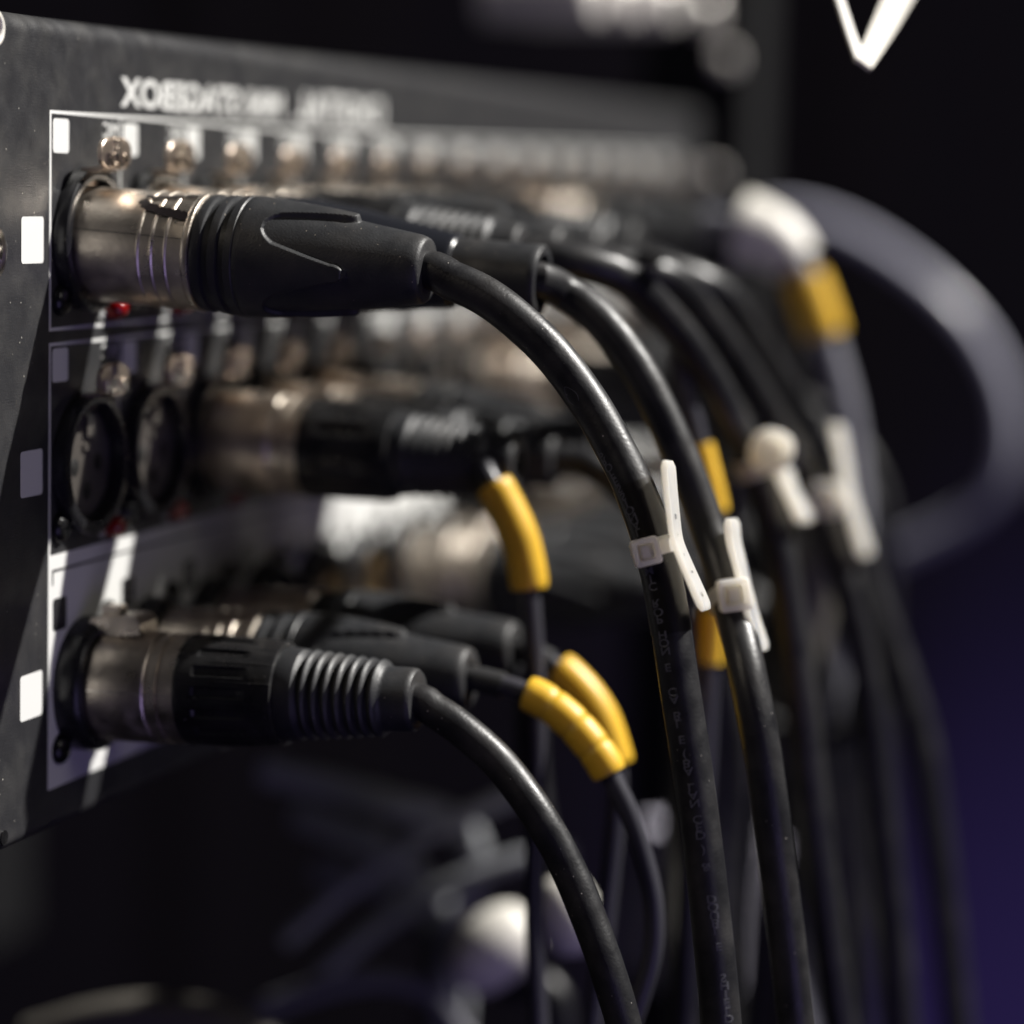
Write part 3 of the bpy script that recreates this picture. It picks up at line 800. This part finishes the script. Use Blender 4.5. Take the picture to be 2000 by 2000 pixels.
# ------------------------------------------------------------------ soft things behind
t = thing('microphone_cable', 'blurred grey cable with white boot and yellow sleeve beside the top plugs', 'cable', tuple(at(1400, 440, 230)))
b_ = at(1400, 440, 230)
P_ = spline([at(px, py, 230) for px, py in ((1330, 420), (1400, 432), (1460, 452), (1500, 495), (1530, 560), (1562, 660), (1594, 780), (1606, 900), (1612, 1000), (1606, 1110), (1580, 1230), (1550, 1380), (1535, 1600), (1530, 2080))], 3)
obj('cable', tube([q - b_ for q in P_], 3.6, 18), M_GREYCABLE, t)
ia, ib = nearest(P_, 1388, 432), nearest(P_, 1512, 496)
L_ = ib - ia
obj('white_boot', tube([q - b_ for q in P_[ia:ib + 1]], [8.5 - 2.5 * (i / L_) for i in range(L_ + 1)], 24), M_WHITE, t)
ia, ib = nearest(P_, 1508, 515), nearest(P_, 1556, 640)
obj('marker_sleeve', tube([q - b_ for q in P_[ia:ib + 1]], 5.0, 24), M_YELLOW, t)

t = thing('coiled_cable', 'thick blurred grey cable looping far out to the right', 'cable', tuple(at(1740, 530, 520)))
b_ = at(1740, 530, 520)
P_ = spline([at(px, py, 520) for px, py in ((1380, 420), (1480, 405), (1580, 428), (1680, 482), (1770, 552), (1845, 635), (1895, 740), (1905, 850), (1868, 940), (1780, 1000), (1680, 1045), (1560, 1100))], 5)
obj('cable', tube([q - b_ for q in P_], 3.5, 20), M_LOOP, t)

t = thing('coiled_cable', 'thin blurred loop of dark cable low between the hanging cables', 'cable', tuple(at(1560, 1380, 200)))
b_ = at(1560, 1380, 200)
P_ = spline([at(px, py, 200) for px, py in ((1620, 1120), (1655, 1220), (1660, 1310), (1630, 1370), (1570, 1388), (1500, 1385), (1440, 1360))], 4)
obj('cable', tube([q - b_ for q in P_], 2.6, 16), M_CABLE, t)

# white folded strip dangling at the top
def flat_strip(pix, wid, th, base):
    """a strap whose broad face turns towards lamp and viewer; pix = (px, py, depth plane)"""
    v, f = [], []
    P_ = [at(*p) for p in pix]
    nv = np.array(KEY) + np.array([0.2, -0.97, 0.1])
    for i, q in enumerate(P_):
        tg = P_[min(i + 1, len(P_) - 1)] - P_[max(0, i - 1)]; tg /= np.linalg.norm(tg)
        side = np.cross(nv, tg); side /= np.linalg.norm(side); nn = np.cross(tg, side)
        for a, b in ((-1, -1), (1, -1), (1, 1), (-1, 1)):
            v.append(tuple(q + side * a * wid[i] / 2 + nn * b * th / 2 - base))
    for i in range(len(P_) - 1):
        for j in range(4): f.append((4 * i + j, 4 * i + (j + 1) % 4, 4 * i + 4 + (j + 1) % 4, 4 * i + 4 + j))
    f.append((0, 3, 2, 1)); n_ = 4 * (len(P_) - 1); f.append((n_, n_ + 1, n_ + 2, n_ + 3))
    return v, f
sb = at(1630, 122, 70)
t = thing('folded_strip', 'bright white strip folded to a V hanging in from above', 'strip', tuple(sb))
obj('broad_arm', flat_strip([(1629, 121, 70), (1650, 82, 84), (1672, 40, 99), (1692, 0, 113), (1722, -60, 135)], [3.0, 3.6, 4.2, 4.6, 5.0], 0.7, sb), M_WHITE, t)
obj('narrow_arm', flat_strip([(1566, -60, 74), (1584, 0, 73), (1604, 62, 72), (1624, 116, 71)], [1.7, 1.7, 1.8, 2.2], 0.6, sb), M_WHITE, t)

# rack post at the far end of the panel with pale caps standing in for the glints of steel bolts
t = thing('rack_post', 'black upright rack post at the far end of the panel', 'rack post', (0, 452, -150))
obj('post', box(-20, 14, -8, 26, -200, 520), M_DARKBOX, t, smooth=False)
for px, py, r_ in ((1335, 22, 6.0), (1370, 112, 3.2), (1345, 330, 2.6)):
    q = at(px, py, 440)
    obj('bolt_glint', shift(lathe([(0, r_), (3, r_), (4.5, r_ * 0.8), (5, 0.2)], 24), (q[0] - 2, q[1] - 452, q[2] + 150)), M_GLINT, t)

t = thing('upper_rack_unit', 'black rack unit above the stagebox with pale connectors peeping in at the top edge', 'rack unit', (0, 0, 205))
obj('case', box(-260, -35, -60, 441, -2, 130), M_DARKBOX, t, smooth=False)
for px, py, u in ((1080, -8, 330), (1150, -4, 350), (1225, 2, 375)):
    q = at(px, py, u)
    o_ = obj('connector', shift(lathe([(-35 - q[0], 7.5), (0, 7.5), (6, 7.5), (7.5, 6), (7.6, 0.2)], 32), (q[0], q[1], q[2] - 205)), M_GLINT, t)

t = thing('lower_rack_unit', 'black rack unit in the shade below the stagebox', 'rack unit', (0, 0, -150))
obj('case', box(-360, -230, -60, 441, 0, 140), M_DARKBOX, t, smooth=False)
def slack(label, pix, u, r, m_):
    P_ = spline([at(px, py, u + du) for px, py, du in pix], 3)
    return tag(obj('slack_cable', tube([q - P_[0] for q in P_], r, 18), m_, None, loc=tuple(P_[0])), label, 'cable', 'slack cables below the stagebox')
slack('soft grey slack cable below the panel, uppermost of the tangle', [(500, 1452, 0), (620, 1482, 0), (740, 1515, 0), (850, 1550, 5), (893, 1610, 8), (880, 1720, 10), (850, 1850, 12), (840, 2060, 12)], 170, 3.6, M_TANGLE)
slack('soft grey slack cable below the panel, second in the tangle', [(560, 1535, 0), (640, 1566, 0), (720, 1600, 0), (790, 1660, 4), (850, 1740, 8), (860, 1880, 8), (840, 2060, 8)], 190, 3.4, M_TANGLE)
slack('soft bluish slack cable below the panel, third in the tangle', [(600, 1640, 0), (680, 1655, 0), (760, 1695, 0), (820, 1760, 0), (830, 1860, 4), (800, 2060, 4)], 205, 3.6, M_GREYCABLE)
slack('thin slack cable slanting up to the right under the ribbed plug', [(540, 1775, 0), (660, 1672, 0), (780, 1590, 0), (900, 1530, 4), (1000, 1490, 8)], 150, 2.0, M_TANGLE)
slack('thin slack cable slanting up to the right just above the round white boot', [(600, 1850, 0), (720, 1745, 0), (850, 1672, 0), (980, 1622, 4), (1080, 1610, 8)], 165, 2.2, M_TANGLE)
slack('thin slack cable arching low on the left of the round white boot', [(470, 1915, 0), (600, 1868, 0), (720, 1848, 0), (820, 1880, 0), (890, 1975, 0)], 140, 2.4, M_GREYCABLE)
slack('brownish slack cable along the bottom edge on the left', [(60, 1960, 0), (180, 1925, 0), (300, 1912, 0), (430, 1935, 0), (560, 2000, 0)], 95, 4.2, M_TAUPE)
t = thing('microphone_cable', 'thin cable with two yellow sleeves half hidden behind the second top cable', 'cable', tuple(at(1320, 830, 92)))
b_ = at(1320, 830, 92)
P_ = spline([at(px, py, 92) for px, py in ((1275, 660), (1300, 760), (1325, 860), (1350, 965), (1356, 1060), (1345, 1150), (1338, 1250), (1334, 1360), (1326, 1500), (1310, 1700), (1300, 2060))], 2)
obj('cable', tube([q - b_ for q in P_], 1.8, 14), M_WIRE, t)
for a, b in (((1320, 840), (1352, 972)), ((1347, 1140), (1338, 1252))):
    ia, ib = nearest(P_, *a), nearest(P_, *b)
    obj('marker_sleeve', tube([q - b_ for q in P_[ia:ib + 1]], 2.5, 20), M_YELLOW, t)
t = thing('coiled_cable', 'blurred taupe hose between the second and third hanging cables', 'cable', tuple(at(1500, 1200, 210)))
b_ = at(1500, 1200, 210)
P_ = spline([at(px, py, 210) for px, py in ((1560, 960), (1545, 1060), (1520, 1160), (1500, 1260), (1478, 1350), (1440, 1420), (1380, 1460))], 4)
obj('hose', tube([q - b_ for q in P_], 6.0, 18), M_TAUPE, t)

def ball_cable(label, px, py, rx, ang, u, tail, m_=M_WHITE):
    a = at(px, py, u)
    tt = thing('microphone_cable', label, 'cable', tuple(a))
    ln = 1.35
    ax = RT * math.cos(math.radians(ang)) + UP * math.sin(math.radians(ang))
    P_ = [a + ax * rx * ln * s for s in np.linspace(-1, 1, 15)]
    obj('white_boot', tube([q - a for q in P_], [max(0.3, rx * math.sqrt(max(0, 1 - s * s)) ** 0.8) for s in np.linspace(-1, 1, 15)], 24), m_, tt)
    obj('cable', tube([q - a for q in spline([a] + [at(x, y, u) for x, y in tail], 4)], 3.0, 14), M_CABLE, tt)
ball_cable('cable with a round white boot low in the middle, the leftmost of two', 932, 1790, 7.9, 40, 133, [(960, 1870), (1010, 1850), (1050, 1880), (1060, 1960), (1070, 2080)])
ball_cable('cable with an oval white boot behind the ribbed plug cable', 1068, 1722, 6.4, 110, 94, [(1040, 1640), (1020, 1560), (1005, 1450), (1000, 1300)])
pc = at(1322, 1690, 300)
o = obj('pale_case', box(-15, 15, -12, 12, -22, 18), M_PALE, None, loc=tuple(pc), smooth=False, rot=(0.1, 0.1, 1.0))
tag(o, 'pale lavender grey box standing low behind the hanging cables', 'box')
